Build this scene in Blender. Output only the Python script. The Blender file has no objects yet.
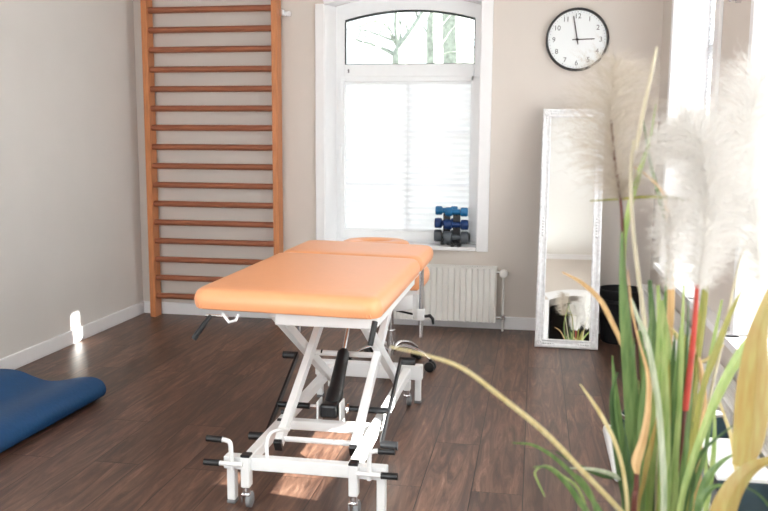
import bpy, bmesh, math, random
from mathutils import Vector, Matrix, Euler
random.seed(7)
C = bpy.context.scene.collection
V = Vector
# ------------------------------------------------------------------ camera
F, TH, PI_, RO, CH = 834.5, .1785, .1373, .0065, 1.2406
fw = V((-math.sin(TH)*math.cos(PI_), math.cos(TH)*math.cos(PI_), -math.sin(PI_)))
rt0 = V((math.cos(TH), math.sin(TH), 0)); up0 = rt0.cross(fw)
rt = math.cos(RO)*rt0 + math.sin(RO)*up0; up = -math.sin(RO)*rt0 + math.cos(RO)*up0
cd = bpy.data.cameras.new('camera'); cam = bpy.data.objects.new('camera', cd); C.objects.link(cam)
cd.sensor_width = 36; cd.lens = F*36/768; cd.clip_start = .05
m = Matrix((rt, up, -fw)).transposed().to_4x4(); m.translation = V((0, 0, CH)); cam.matrix_world = m
bpy.context.scene.camera = cam
cd.dof.use_dof = True; cd.dof.focus_distance = 3.6; cd.dof.aperture_fstop = 5.0
def P(x, y, d):
    """world point at distance Y = d seen in direction (x, y) of the photograph"""
    r = fw + rt*((x-384)/F) - up*((y-255.5)/F)
    return V((0, 0, CH)) + r*(d/r.y)

# ------------------------------------------------------------------ materials
def mat(name, col, rough=.5, metal=0, noise=0, scale=20, bump=0, spec=None, trans=0, coat=0, stretch=None, sss=0):
    M = bpy.data.materials.new(name); M.use_nodes = True
    N, L = M.node_tree.nodes, M.node_tree.links
    b = N['Principled BSDF']
    b.inputs['Roughness'].default_value = rough; b.inputs['Metallic'].default_value = metal
    if spec is not None: b.inputs['Specular IOR Level'].default_value = spec
    if coat: b.inputs['Coat Weight'].default_value = coat
    tc = N.new('ShaderNodeTexCoord'); mp = N.new('ShaderNodeMapping'); nz = N.new('ShaderNodeTexNoise')
    L.new(tc.outputs['Object'], mp.inputs['Vector']); L.new(mp.outputs[0], nz.inputs['Vector'])
    if stretch: mp.inputs['Scale'].default_value = stretch
    nz.inputs['Scale'].default_value = scale; nz.inputs['Detail'].default_value = 4
    cr = N.new('ShaderNodeValToRGB'); L.new(nz.outputs['Fac'], cr.inputs['Fac'])
    k = noise
    cr.color_ramp.elements[0].position = .3; cr.color_ramp.elements[1].position = .7
    cr.color_ramp.elements[0].color = [c*(1-k) for c in col]+[1]; cr.color_ramp.elements[1].color = [min(1, c*(1+k)) for c in col]+[1]
    L.new(cr.outputs[0], b.inputs['Base Color'])
    if bump:
        bp = N.new('ShaderNodeBump'); bp.inputs['Strength'].default_value = bump; bp.inputs['Distance'].default_value = .01
        L.new(nz.outputs['Fac'], bp.inputs['Height']); L.new(bp.outputs[0], b.inputs['Normal'])
    if trans:
        out = N['Material Output']; t = N.new('ShaderNodeBsdfTranslucent'); mx = N.new('ShaderNodeMixShader')
        L.new(cr.outputs[0], t.inputs['Color']); mx.inputs[0].default_value = trans
        L.new(b.outputs[0], mx.inputs[1]); L.new(t.outputs[0], mx.inputs[2]); L.new(mx.outputs[0], out.inputs['Surface'])
    return M
def lin(r, g, b):
    f = lambda c: ((c/255+.055)/1.055)**2.4 if c > 10 else c/255/12.92
    return (f(r), f(g), f(b))
M = {}
M['wall'] = mat('beige_wall_paint', lin(214, 206, 199), .9, noise=.02, scale=3, bump=.0)
M['wallL'] = mat('pale_wall_paint', lin(214, 211, 208), .9, noise=.02, scale=3)
M['ceil'] = mat('white_ceiling_paint', lin(235, 235, 232), .9, noise=.01)
M['trim'] = mat('white_gloss_trim', lin(238, 238, 240), .45, noise=.01)
M['pvc'] = mat('white_window_frame', lin(236, 238, 240), .35, noise=.01)
M['gasket'] = mat('dark_gasket', lin(50, 55, 58), .6, noise=.05)
M['blind'] = mat('pleated_blind_fabric', lin(246, 247, 250), .9, noise=.01, trans=.38)
M['blind2'] = mat('dense_pleated_blind_fabric', lin(240, 242, 246), .9, noise=.01, trans=.24)
M['rung'] = mat('brown_rung_wood', lin(148, 88, 60), .5, noise=.22, scale=9, stretch=(1, 12, 12))
M['post'] = mat('orange_post_wood', lin(190, 122, 76), .45, noise=.16, scale=8, stretch=(14, 14, 1))
M['orange'] = mat('orange_vinyl', lin(238, 166, 118), .36, noise=.015, scale=30, bump=.05)
M['white'] = mat('white_powder_coat', lin(238, 240, 241), .3, noise=.01)
M['black'] = mat('black_plastic', lin(24, 25, 28), .38, noise=.15)
M['blackm'] = mat('black_metal', lin(32, 33, 36), .3, .4, noise=.1)
M['chrome'] = mat('chrome', (.75, .75, .77), .14, 1, noise=.02)
M['grey'] = mat('grey_rubber', lin(120, 122, 125), .5, noise=.05)
M['rad'] = mat('radiator_enamel', lin(236, 235, 232), .35, noise=.01)
M['blue'] = mat('blue_mat_foam', lin(2, 66, 114), .6, noise=.06, scale=60, bump=.1)
M['dblue'] = mat('light_blue_vinyl', lin(14, 100, 150), .5, noise=.08)
M['navy'] = mat('navy_vinyl', lin(14, 52, 108), .5, noise=.08)
M['dgrey'] = mat('grey_vinyl', lin(84, 90, 97), .5, noise=.08)
M['face'] = mat('clock_face', lin(236, 240, 242), .5, noise=.005)
M['ink'] = mat('grey_ink', lin(96, 96, 100), .6, noise=.02)
M['hand'] = mat('dark_hand', lin(52, 40, 44), .5, noise=.02)
M['mirror'] = mat('mirror_glass', (.92, .93, .93), .01, 1, noise=0)
M['mframe'] = mat('white_carved_frame', lin(226, 226, 228), .4, noise=.1, scale=45, bump=.5)
M['bin'] = mat('black_basket', lin(16, 17, 22), .6, noise=.2)
M['stem'] = mat('dark_stem', lin(92, 46, 36), .5, noise=.2)
M['red'] = mat('red_stem', lin(176, 52, 36), .5, noise=.15, scale=30)
M['bark'] = mat('bare_bark', lin(150, 158, 148), .9, noise=.35, scale=14, bump=.5)
M['ground'] = mat('outside_ground', lin(150, 150, 140), .9, noise=.1)
M['soil'] = mat('potting_soil', lin(60, 45, 35), .9, noise=.3)
M['pot'] = mat('grey_pot', lin(150, 150, 150), .6, noise=.05)
M['dark'] = mat('dark_hallway_paint', lin(40, 38, 38), .8, noise=.05)  # near-black colour on every side of the hallway box
M['teal'] = mat('dark_teal_glass', lin(40, 62, 72), .15, noise=.2)
def leafmat(name, a, b, tr=.35):
    M_ = mat(name, a, .4, noise=0, trans=tr)
    N, L = M_.node_tree.nodes, M_.node_tree.links
    cr = [n for n in N if n.type == 'VALTORGB'][0]; mp = [n for n in N if n.type == 'MAPPING'][0]
    nz = [n for n in N if n.type == 'TEX_NOISE'][0]
    mp.inputs['Scale'].default_value = (14, 14, 2); nz.inputs['Scale'].default_value = 9
    cr.color_ramp.elements[0].color = list(a)+[1]; cr.color_ramp.elements[1].color = list(b)+[1]
    return M_
M['green'] = leafmat('green_blade', lin(82, 114, 62), lin(124, 150, 92))
M['lgreen'] = leafmat('light_green_blade', lin(140, 170, 96), lin(186, 200, 136), .45)
M['dgreen'] = leafmat('deep_green_blade', lin(58, 88, 52), lin(88, 118, 66))
M['olive'] = leafmat('olive_blade', lin(128, 134, 62), lin(170, 160, 84))
M['straw'] = leafmat('straw_blade', lin(208, 190, 132), lin(232, 220, 172), .3)
M['ybrown'] = leafmat('yellow_brown_blade', lin(168, 138, 76), lin(176, 164, 100), .25)
M['tan'] = leafmat('orange_tan_blade', lin(200, 160, 112), lin(222, 190, 140), .25)
M['cream'] = leafmat('cream_stalk', lin(206, 198, 170), lin(222, 214, 190), .2)
M['pale'] = leafmat('pale_blade', lin(176, 192, 160), lin(222, 228, 208), .4)
M['plume'] = mat('plume_fibre', lin(232, 230, 227), .8, noise=.02, trans=.45)
M['plumeb'] = mat('beige_plume_fibre', lin(200, 191, 178), .8, noise=.03, trans=.45)

def floor_mat():
    M_ = bpy.data.materials.new('dark_wood_planks'); M_.use_nodes = True
    N, L = M_.node_tree.nodes, M_.node_tree.links; b = N['Principled BSDF']
    tc = N.new('ShaderNodeTexCoord'); mp = N.new('ShaderNodeMapping'); L.new(tc.outputs['Object'], mp.inputs[0])
    mp.inputs['Rotation'].default_value = (0, 0, math.pi/2); mp.inputs['Location'].default_value = (.35, .010, 0)
    br = N.new('ShaderNodeTexBrick'); L.new(mp.outputs[0], br.inputs['Vector'])
    br.offset = .37; br.inputs['Scale'].default_value = 1; br.inputs['Brick Width'].default_value = 1.25
    br.inputs['Row Height'].default_value = .182; br.inputs['Mortar Size'].default_value = .0022; br.inputs['Mortar Smooth'].default_value = .3
    br.inputs['Color1'].default_value = (0, 0, 0, 1); br.inputs['Color2'].default_value = (1, 1, 1, 1); br.inputs['Mortar'].default_value = (.5, .5, .5, 1)
    br.inputs['Bias'].default_value = 0
    # grain: stretched noise shifted per plank
    ad = N.new('ShaderNodeVectorMath'); ad.operation = 'MULTIPLY_ADD'; ad.inputs[1].default_value = (7, 13, 3)
    L.new(br.outputs['Color'], ad.inputs[0])
    mp2 = N.new('ShaderNodeMapping'); mp2.inputs['Scale'].default_value = (15, 1.5, 1); L.new(tc.outputs['Object'], mp2.inputs[0]); L.new(mp2.outputs[0], ad.inputs[2])
    nz = N.new('ShaderNodeTexNoise'); nz.inputs['Scale'].default_value = 1.5; nz.inputs['Detail'].default_value = 10; nz.inputs['Roughness'].default_value = .7; nz.inputs['Distortion'].default_value = 1.6
    L.new(ad.outputs[0], nz.inputs['Vector'])
    cr = N.new('ShaderNodeValToRGB'); e = cr.color_ramp.elements
    e[0].position = .25; e[0].color = (*lin(44, 30, 25), 1); e[1].position = .75; e[1].color = (*lin(152, 121, 103), 1)
    x = e.new(.45); x.color = (*lin(82, 59, 49), 1); x = e.new(.58); x.color = (*lin(112, 84, 70), 1)
    L.new(nz.outputs['Fac'], cr.inputs['Fac'])
    mx = N.new('ShaderNodeMix'); mx.data_type = 'RGBA'; mx.blend_type = 'MULTIPLY'; mx.inputs['Factor'].default_value = 1
    cr2 = N.new('ShaderNodeValToRGB'); cr2.color_ramp.elements[0].color = (.72, .72, .72, 1); cr2.color_ramp.elements[1].color = (1.12, 1.1, 1.08, 1)
    L.new(br.outputs['Color'], cr2.inputs['Fac']); L.new(cr.outputs[0], mx.inputs['A']); L.new(cr2.outputs[0], mx.inputs['B'])
    mx2 = N.new('ShaderNodeMix'); mx2.data_type = 'RGBA'; mx2.inputs['B'].default_value = (*lin(34, 22, 18), 1)
    L.new(br.outputs['Fac'], mx2.inputs['Factor']); L.new(mx.outputs['Result'], mx2.inputs['A'])
    L.new(mx2.outputs['Result'], b.inputs['Base Color'])
    mr = N.new('ShaderNodeMapRange'); mr.inputs['To Min'].default_value = .30; mr.inputs['To Max'].default_value = .46
    L.new(nz.outputs['Fac'], mr.inputs[0]); L.new(mr.outputs[0], b.inputs['Roughness'])
    bp = N.new('ShaderNodeBump'); bp.inputs['Strength'].default_value = .25; bp.inputs['Distance'].default_value = .004
    L.new(nz.outputs['Fac'], bp.inputs['Height'])
    bp2 = N.new('ShaderNodeBump'); bp2.inputs['Strength'].default_value = .5; bp2.inputs['Distance'].default_value = .003; bp2.invert = True
    L.new(br.outputs['Fac'], bp2.inputs['Height']); L.new(bp.outputs[0], bp2.inputs['Normal']); L.new(bp2.outputs[0], b.inputs['Normal'])
    return M_
M['floor'] = floor_mat()

# ------------------------------------------------------------------ mesh helpers
def bx(bm, x0, x1, y0, y1, z0, z1, bev=0, seg=2):
    r = bmesh.ops.create_cube(bm, size=1)
    vs = r['verts']
    for v in vs: v.co = V((x0+(v.co.x+.5)*(x1-x0), y0+(v.co.y+.5)*(y1-y0), z0+(v.co.z+.5)*(z1-z0)))
    if bev:
        es = list({e for v in vs for e in v.link_edges})
        bmesh.ops.bevel(bm, geom=es, offset=bev, segments=seg, profile=.5, affect='EDGES')
    return vs
def beam(bm, a, b, w, h=None, upv=(0, 0, 1), bev=.002):
    a, b = V(a), V(b); h = h or w; d = (b-a); L_ = d.length; d.normalize()
    s = d.cross(V(upv)); s = s.normalized() if s.length > 1e-4 else V((1, 0, 0)); u = s.cross(d)
    t = bmesh.new(); bx(t, -w/2, w/2, 0, L_, -h/2, h/2, bev, 1)
    mm = Matrix((s, d, u)).transposed().to_4x4(); mm.translation = a
    t.transform(mm); me = bpy.data.meshes.new('t'); t.to_mesh(me); t.free(); bm.from_mesh(me); bpy.data.meshes.remove(me)
def rings(bm, cs, closed_ends=True):
    rows = [[bm.verts.new(p) for p in c] for c in cs]
    n = len(rows[0])
    for a, b in zip(rows, rows[1:]):
        for i in range(n): bm.faces.new((a[i], a[(i+1) % n], b[(i+1) % n], b[i]))
    if closed_ends:
        bm.faces.new(list(reversed(rows[0]))); bm.faces.new(rows[-1])
def path(bm, pts, r, n=10):
    pts = [V(p) for p in pts]
    rr = r if isinstance(r, (list, tuple)) else [r]*len(pts)
    cs = []; prev = None
    for i, p in enumerate(pts):
        t = (pts[min(i+1, len(pts)-1)]-pts[max(i-1, 0)]).normalized()
        if prev is None:
            s = t.orthogonal().normalized()
        else:
            s = (prev - t*prev.dot(t)).normalized()
        prev = s; u = t.cross(s)
        cs.append([p + rr[i]*(math.cos(2*math.pi*k/n)*s + math.sin(2*math.pi*k/n)*u) for k in range(n)])
    rings(bm, cs)
def cyl(bm, a, b, r, n=18): path(bm, [a, b], r, n)
def lathe(bm, c, prof, n=28, axis='z', caps=True):
    """prof: list of (radius, height)"""
    cs = []
    for r, h in prof:
        ring = []
        for k in range(n):
            a = 2*math.pi*k/n; p = (max(r, 1e-4)*math.cos(a), max(r, 1e-4)*math.sin(a), h)
            if axis == 'y': p = (p[0], h, -p[1]) 
            if axis == 'x': p = (h, p[0], p[1])
            ring.append(V(c)+V(p))
        cs.append(ring)
    rings(bm, cs, caps)
def spline(pts, n):
    """Catmull-Rom through pts"""
    pts = [V(p) for p in pts]; q = [2*pts[0]-pts[1]] + pts + [2*pts[-1]-pts[-2]]; out = []
    S = len(pts)-1
    for i in range(n+1):
        u = i/n*S; k = min(int(u), S-1); t = u-k; a, b, c, d = q[k:k+4]
        out.append(.5*((2*b)+(-a+c)*t+(2*a-5*b+4*c-d)*t*t+(-a+3*b-3*c+d)*t**3))
    return out
def empty(name, loc, rz=0):
    o = bpy.data.objects.new(name, None); C.objects.link(o); o.location = loc; o.rotation_euler = (0, 0, rz)
    o.empty_display_size = .1
    return o
def org(p):
    o = V((0, 0, 0)); q = p
    while q is not None: o += V(q.location); q = q.parent
    return o
WHOLE = {'top_grille', 'minute_marks', 'ribbed_panel', 'gathered_corner', 'bare_tree', 'plume', 'blade'}
def build(name, bm, m_, parent=None, smooth=False, loc=None):
    """one mesh object per connected piece; vertices are in room coordinates (before the root's own rotation)"""
    if parent is not None and name not in WHOLE:
        bm.verts.index_update(); seen = {}; comps = []
        for v in bm.verts:
            if v in seen: continue
            st = [v]; seen[v] = len(comps); cc_ = [v]
            while st:
                q = st.pop()
                for e in q.link_edges:
                    w = e.other_vert(q)
                    if w not in seen: seen[w] = len(comps); cc_.append(w); st.append(w)
            comps.append(cc_)
        if len(comps) > 1:
            bb = [[min(v.co[k] for v in c) for k in range(3)]+[max(v.co[k] for v in c) for k in range(3)] for c in comps]
            g = list(range(len(comps)))
            def find(i):
                while g[i] != i: i = g[i]
                return i
            for i in range(len(comps)):
                for j in range(i):
                    if all(bb[i][k]-.002 < bb[j][k+3] and bb[j][k]-.002 < bb[i][k+3] for k in range(3)): g[find(i)] = find(j)
            roots = sorted({find(i) for i in range(len(comps))})
            if len(roots) > 1:
                first = None
                for r in roots:
                    nb = bm.copy(); nb.verts.ensure_lookup_table()
                    drop = [nb.verts[v.index] for i, c in enumerate(comps) if find(i) != r for v in c]
                    bmesh.ops.delete(nb, geom=drop, context='VERTS')
                    o = build1(name, nb, m_, parent, smooth, loc); first = first or o
                bm.free(); return first
    return build1(name, bm, m_, parent, smooth, loc)
def build1(name, bm, m_, parent=None, smooth=False, loc=None):
    bmesh.ops.recalc_face_normals(bm, faces=bm.faces)
    if parent is not None: base = org(parent)
    else: base = V(loc) if loc is not None else V((0, 0, 0))
    bm.transform(Matrix.Translation(-base))
    me = bpy.data.meshes.new(name); bm.to_mesh(me); bm.free()
    me.materials.append(m_)
    if smooth:
        for p in me.polygons: p.use_smooth = True
        try: me.set_sharp_from_angle(angle=math.radians(40))
        except Exception: pass
    o = bpy.data.objects.new(name, me); C.objects.link(o)
    if parent is not None: o.parent = parent
    else: o.location = base
    return o
def tag(o, label, cat=None, group=None):
    if label: o['label'] = label
    if cat: o['category'] = cat
    if group: o['group'] = group
    return o
def struct(o): o['kind'] = 'structure'; return o
def quick(name, m_, parent, fn, smooth=False, loc=None):
    bm = bmesh.new(); fn(bm); return build(name, bm, m_, parent, smooth, loc)

# ------------------------------------------------------------------ room shell
XL, XR, YB, YF, CZ = -2.75, .74, -1.3, 5.5, 2.75
T = .34     # wall thickness
struct(quick('floor', M['floor'], None, lambda b: bx(b, XL-T, XR+T, YB-T, YF+T, -.1, 0)))
struct(quick('ceiling', M['ceil'], None, lambda b: bx(b, XL-T, XR+T, YB-T, YF+T, CZ, CZ+.1)))
struct(quick('wall_left', M['wallL'], None, lambda b: bx(b, XL-T, XL, YB-T, YF+T, 0, CZ)))
# back wall with arched window opening
WX0, WX1, WZ0, WZS, WZT = -1.40, -.37, .52, 2.125, 2.20
def arch(x0, x1, zs, zt, n=20):
    return [(x0+(x1-x0)*i/n, zs+(zt-zs)*(1-(2*i/n-1)**2)) for i in range(n+1)]
def extr(bm, poly, y0, y1):
    a = [bm.verts.new((x, y0, z)) for x, z in poly]; b = [bm.verts.new((x, y1, z)) for x, z in poly]
    bm.faces.new(a); bm.faces.new(list(reversed(b))); n = len(a)
    for i in range(n): bm.faces.new((a[i], b[i], b[(i+1) % n], a[(i+1) % n]))
def strip(bm, inner, outer, y0, y1):
    """frame between two open polylines of equal length"""
    for i in range(len(inner)-1):
        extr(bm, [inner[i], inner[i+1], outer[i+1], outer[i]], y0, y1)
def backwall(bm):
    bx(bm, XL, WX0, YF, YF+T, 0, CZ); bx(bm, WX1, XR+T, YF, YF+T, 0, CZ); bx(bm, WX0, WX1, YF, YF+T, 0, WZ0)
    A = arch(WX0, WX1, WZS, WZT)
    for (xa, za), (xb, zb) in zip(A, A[1:]): extr(bm, [(xa, za), (xb, zb), (xb, CZ), (xa, CZ)], YF, YF+T)
struct(quick('wall_back', M['wall'], None, backwall))
# right wall: window 1 y 3.83..5.0, window 2 y .95..3.15, unseen window 3, added to let in fill light, y -1..0.4
WR = [(3.83, 5.0), (.95, 3.15), (-1.0, .35)]; RZ0, RZ1 = .52, 2.3
def rightwall(bm):
    ys = [YB-T] + [v for w in sorted(WR) for v in w] + [YF]
    for i in range(0, len(ys), 2): bx(bm, XR, XR+T, ys[i], ys[i+1], 0, CZ)
    for a, b in WR: bx(bm, XR, XR+T, a, b, 0, RZ0); bx(bm, XR, XR+T, a, b, RZ1, CZ)
struct(quick('wall_right', M['wall'], None, rightwall))
DX0, DX1, DZ = -.10, .62, 2.13
def rearwall(bm):
    bx(bm, XL, -2.4, YB-T, YB, 0, CZ); bx(bm, -.7, DX0, YB-T, YB, 0, CZ); bx(bm, -2.4, -.7, YB-T, YB, 0, .7); bx(bm, -2.4, -.7, YB-T, YB, 2.35, CZ); bx(bm, DX1, XR, YB-T, YB, 0, CZ)  # gap left as an unseen window opening, added for fill light
    A = arch(DX0, DX1, DZ-.04, DZ+.03)
    for (xa, za), (xb, zb) in zip(A, A[1:]): extr(bm, [(xa, za), (xb, zb), (xb, CZ), (xa, CZ)], YB-T, YB)
struct(quick('wall_rear', M['wall'], None, rearwall))
def door_frame(bm):
    bx(bm, DX0-.08, DX0, YB-T, YB+.02, 0, DZ-.04); bx(bm, DX1, DX1+.08, YB-T, YB+.02, 0, DZ-.04)
    strip(bm, arch(DX0, DX1, DZ-.04, DZ+.03), [(DX0-.08+(DX1-DX0+.16)*i/20, z+.09) for i, (x, z) in enumerate(arch(DX0, DX1, DZ-.04, DZ+.03))], YB, YB+.02)
struct(quick('door_1', M['trim'], None, door_frame))
struct(quick('wall_hallway', M['dark'], None, lambda b: (bx(b, DX0-.3, DX1+.3, YB-1.7, YB-1.65, 0, 2.4), bx(b, DX0-.35, DX0-.3, YB-1.7, YB-T, 0, 2.4), bx(b, DX1+.3, DX1+.35, YB-1.7, YB-T, 0, 2.4), bx(b, DX0-.35, DX1+.35, YB-1.7, YB-T, 2.4, 2.45), bx(b, DX0-.35, DX1+.35, YB-1.7, YB-T, -.05, 0))))
# baseboards and ceiling cove
BH, BT = .085, .016
struct(quick('baseboard_left', M['trim'], None, lambda b: bx(b, XL, XL+BT, YB, YF-BT, 0, BH, .003, 1)))
struct(quick('baseboard_back', M['trim'], None, lambda b: bx(b, XL, XR-BT, YF-BT, YF, 0, BH, .003, 1)))
struct(quick('baseboard_right', M['trim'], None, lambda b: bx(b, XR-BT, XR, YB, YF, 0, BH, .003, 1)))
struct(quick('baseboard_rear', M['trim'], None, lambda b: bx(b, XL+BT, DX0-.08, YB, YB+BT, 0, BH, .003, 1)))
def cove(bm, a, b, d):
    pr = [(0, 0), (.06, 0), (.055, -.012), (.035, -.022), (.02, -.04), (.01, -.048), (0, -.055)]
    a, b, d = V(a), V(b), V(d)
    rings(bm, [[a+d*x+V((0, 0, z)) for x, z in pr], [b+d*x+V((0, 0, z)) for x, z in pr]])
struct(quick('trim_1', M['trim'], None, lambda b: cove(b, (XL, YB, CZ), (XR, YB, CZ), (0, 1, 0))))
struct(quick('trim_2', M['trim'], None, lambda b: cove(b, (XL, YB, CZ), (XL, YF, CZ), (1, 0, 0))))
struct(quick('trim_3', M['trim'], None, lambda b: cove(b, (XR, YB, CZ), (XR, YF, CZ), (-1, 0, 0))))
struct(quick('trim_4', M['trim'], None, lambda b: cove(b, (XL, YF, CZ), (XR, YF, CZ), (0, -1, 0))))

# ---- back window
w1 = struct(empty('window_1', ((WX0+WX1)/2, YF, WZ0)))
YW = 5.64
def casing(bm):
    bx(bm, WX0-.062, WX0, YF-.018, YF, WZ0-.005, WZS, .003, 1); bx(bm, WX1, WX1+.075, YF-.018, YF, WZ0-.005, WZS, .003, 1)
    strip(bm, arch(WX0, WX1, WZS, WZT), [(WX0-.062+(WX1-WX0+.137)*i/20, 2.33) for i in range(21)], YF-.018, YF)
quick('casing', M['trim'], w1, casing)
def extr2(bm, poly, z0, z1):
    a = [bm.verts.new((x, y, z0)) for x, y in poly]; b = [bm.verts.new((x, y, z1)) for x, y in poly]
    bm.faces.new(a); bm.faces.new(list(reversed(b))); n = len(a)
    for i in range(n): bm.faces.new((a[i], b[i], b[(i+1) % n], a[(i+1) % n]))
def reveal(bm):
    [extr2(bm, q, WZ0, WZS) for q in ([(WX0, YF-.01), (WX0+.005, YF-.01), (WX0+.045, YW), (WX0, YW)], [(WX1, YF-.01), (WX1, YW), (WX1-.012, YW), (WX1-.005, YF-.01)])]
    A = arch(WX0, WX1, WZS, WZT); strip(bm, [(x, z-.006) for x, z in A], A, YF-.01, YW)
quick('reveal', M['trim'], w1, reveal)
quick('window_sill', M['trim'], w1, lambda b: bx(b, WX0+.006, WX1-.006, YF-.04, YW+.05, WZ0, .545, .004, 2))
GX0, GX1 = -1.297, -.418
def wframe(bm):
    bx(bm, WX0+.006, GX0, YW, YW+.07, .545, 2.0); bx(bm, GX1, WX1-.006, YW, YW+.07, .545, 2.0)
    bx(bm, GX0, GX1, YW, YW+.07, .545, .565); bx(bm, GX0, GX1, YW-.012, YW+.07, 1.64, 1.745, .004, 1)
    A = arch(GX0, GX1, 2.04, 2.10); O = [(x, z) for x, z in arch(WX0+.006, WX1-.006, WZS-.006, WZT-.006)]
    extr(bm, [(WX0+.006, 2.0), (GX0, 2.0), A[0], O[0]], YW, YW+.07); extr(bm, [(GX1, 2.0), (WX1-.006, 2.0), O[-1], A[-1]], YW, YW+.07)
    strip(bm, A, O, YW, YW+.07)
quick('window_frame', M['pvc'], w1, wframe)
def sash(bm):
    bx(bm, GX0, GX1, YW-.02, YW+.05, .565, .625, .004, 1); bx(bm, GX0, GX1, YW-.02, YW+.05, 1.63, 1.665, .004, 1)
    bx(bm, GX0-.03, GX0+.004, YW-.02, YW+.05, .565, 1.665, .004, 1); bx(bm, GX1-.02, GX1+.045, YW-.02, YW+.05, .565, 1.665, .004, 1)
    bx(bm, -.872, -.850, YW+.035, YW+.06, .625, 1.63); 
    for z in (.93, 1.28): bx(bm, GX0, GX1-.02, YW+.04, YW+.055, z-.006, z+.006)
quick('sash', M['pvc'], w1, sash)
def gasket(bm):
    A = arch(GX0+.002, GX1-.002, 2.038, 2.098); B = [(x*(.99)+(-.857)*.01, z-.011) for x, z in A]
    strip(bm, B, A, YW+.005, YW+.03)
    bx(bm, GX0, GX0+.006, YW+.005, YW+.03, 1.746, 2.03); bx(bm, GX1-.006, GX1, YW+.005, YW+.03, 1.746, 2.03); bx(bm, GX0, GX1, YW+.005, YW+.03, 1.745, 1.75)
quick('gasket', M['gasket'], w1, gasket)
def pleats(bm, p0, p1, n, amp, axis):
    """zigzag sheet between z0 and z1"""
    (a0, b0, z0), (a1, b1, z1) = p0, p1; rows = []
    for i in range(n+1):
        z = z0+(z1-z0)*i/n; o = amp*(i % 2)
        rows.append((bm.verts.new((a0+(o if axis == 'x' else 0), b0+(o if axis == 'y' else 0), z)), bm.verts.new((a1+(o if axis == 'x' else 0), b1+(o if axis == 'y' else 0), z))))
    for r, s in zip(rows, rows[1:]): bm.faces.new((r[0], r[1], s[1], s[0]))
quick('pleated_blind', M['blind'], w1, lambda b: (pleats(b, (GX0+.004, YW+.018, .63), (-.866, YW+.018, 1.63), 50, .012, 'y'), pleats(b, (-.862, YW+.018, .63), (GX1-.022, YW+.018, 1.63), 50, .012, 'y')))
quick('blind_rail', M['pvc'], w1, lambda b: (bx(b, GX0+.004, GX1-.022, YW+.005, YW+.028, 1.615, 1.632, .002, 1), bx(b, GX0+.004, GX1-.022, YW+.005, YW+.028, .625, .637, .002, 1)))
quick('handle', M['pvc'], w1, lambda b: (bx(b, -1.322, -1.302, YW-.032, YW-.018, 1.16, 1.22, .003), path(b, [(-1.312, YW-.03, 1.2), (-1.312, YW-.055, 1.19), (-1.312, YW-.058, 1.09)], [.008, .008, .006])))
quick('hinge', M['grey'], w1, lambda b: bx(b, -.375, -.366, YW-.03, YW-.012, 1.635, 1.70, .002))
quick('screw_cap', M['grey'], w1, lambda b: bx(b, -1.272, -1.262, YW-.016, YW-.01, 1.69, 1.715, .001))
def glassmat():
    G = bpy.data.materials.new('clear_pane'); G.use_nodes = True; N, L = G.node_tree.nodes, G.node_tree.links
    t = N.new('ShaderNodeBsdfTransparent'); g = N.new('ShaderNodeBsdfGlossy'); g.inputs['Roughness'].default_value = .02
    mx = N.new('ShaderNodeMixShader'); fr = N.new('ShaderNodeFresnel'); fr.inputs['IOR'].default_value = 1.25
    L.new(fr.outputs[0], mx.inputs[0]); L.new(t.outputs[0], mx.inputs[1]); L.new(g.outputs[0], mx.inputs[2]); L.new(mx.outputs[0], N['Material Output'].inputs['Surface'])
    t.inputs['Color'].default_value = (.96, .98, .98, 1)
    return G
M['pane'] = glassmat()
quick('pane', M['pane'], w1, lambda b: (bx(b, GX0, GX1, YW+.03, YW+.034, 1.745, 2.12), bx(b, GX0, GX1, YW+.05, YW+.053, .62, 1.64)))

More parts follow.
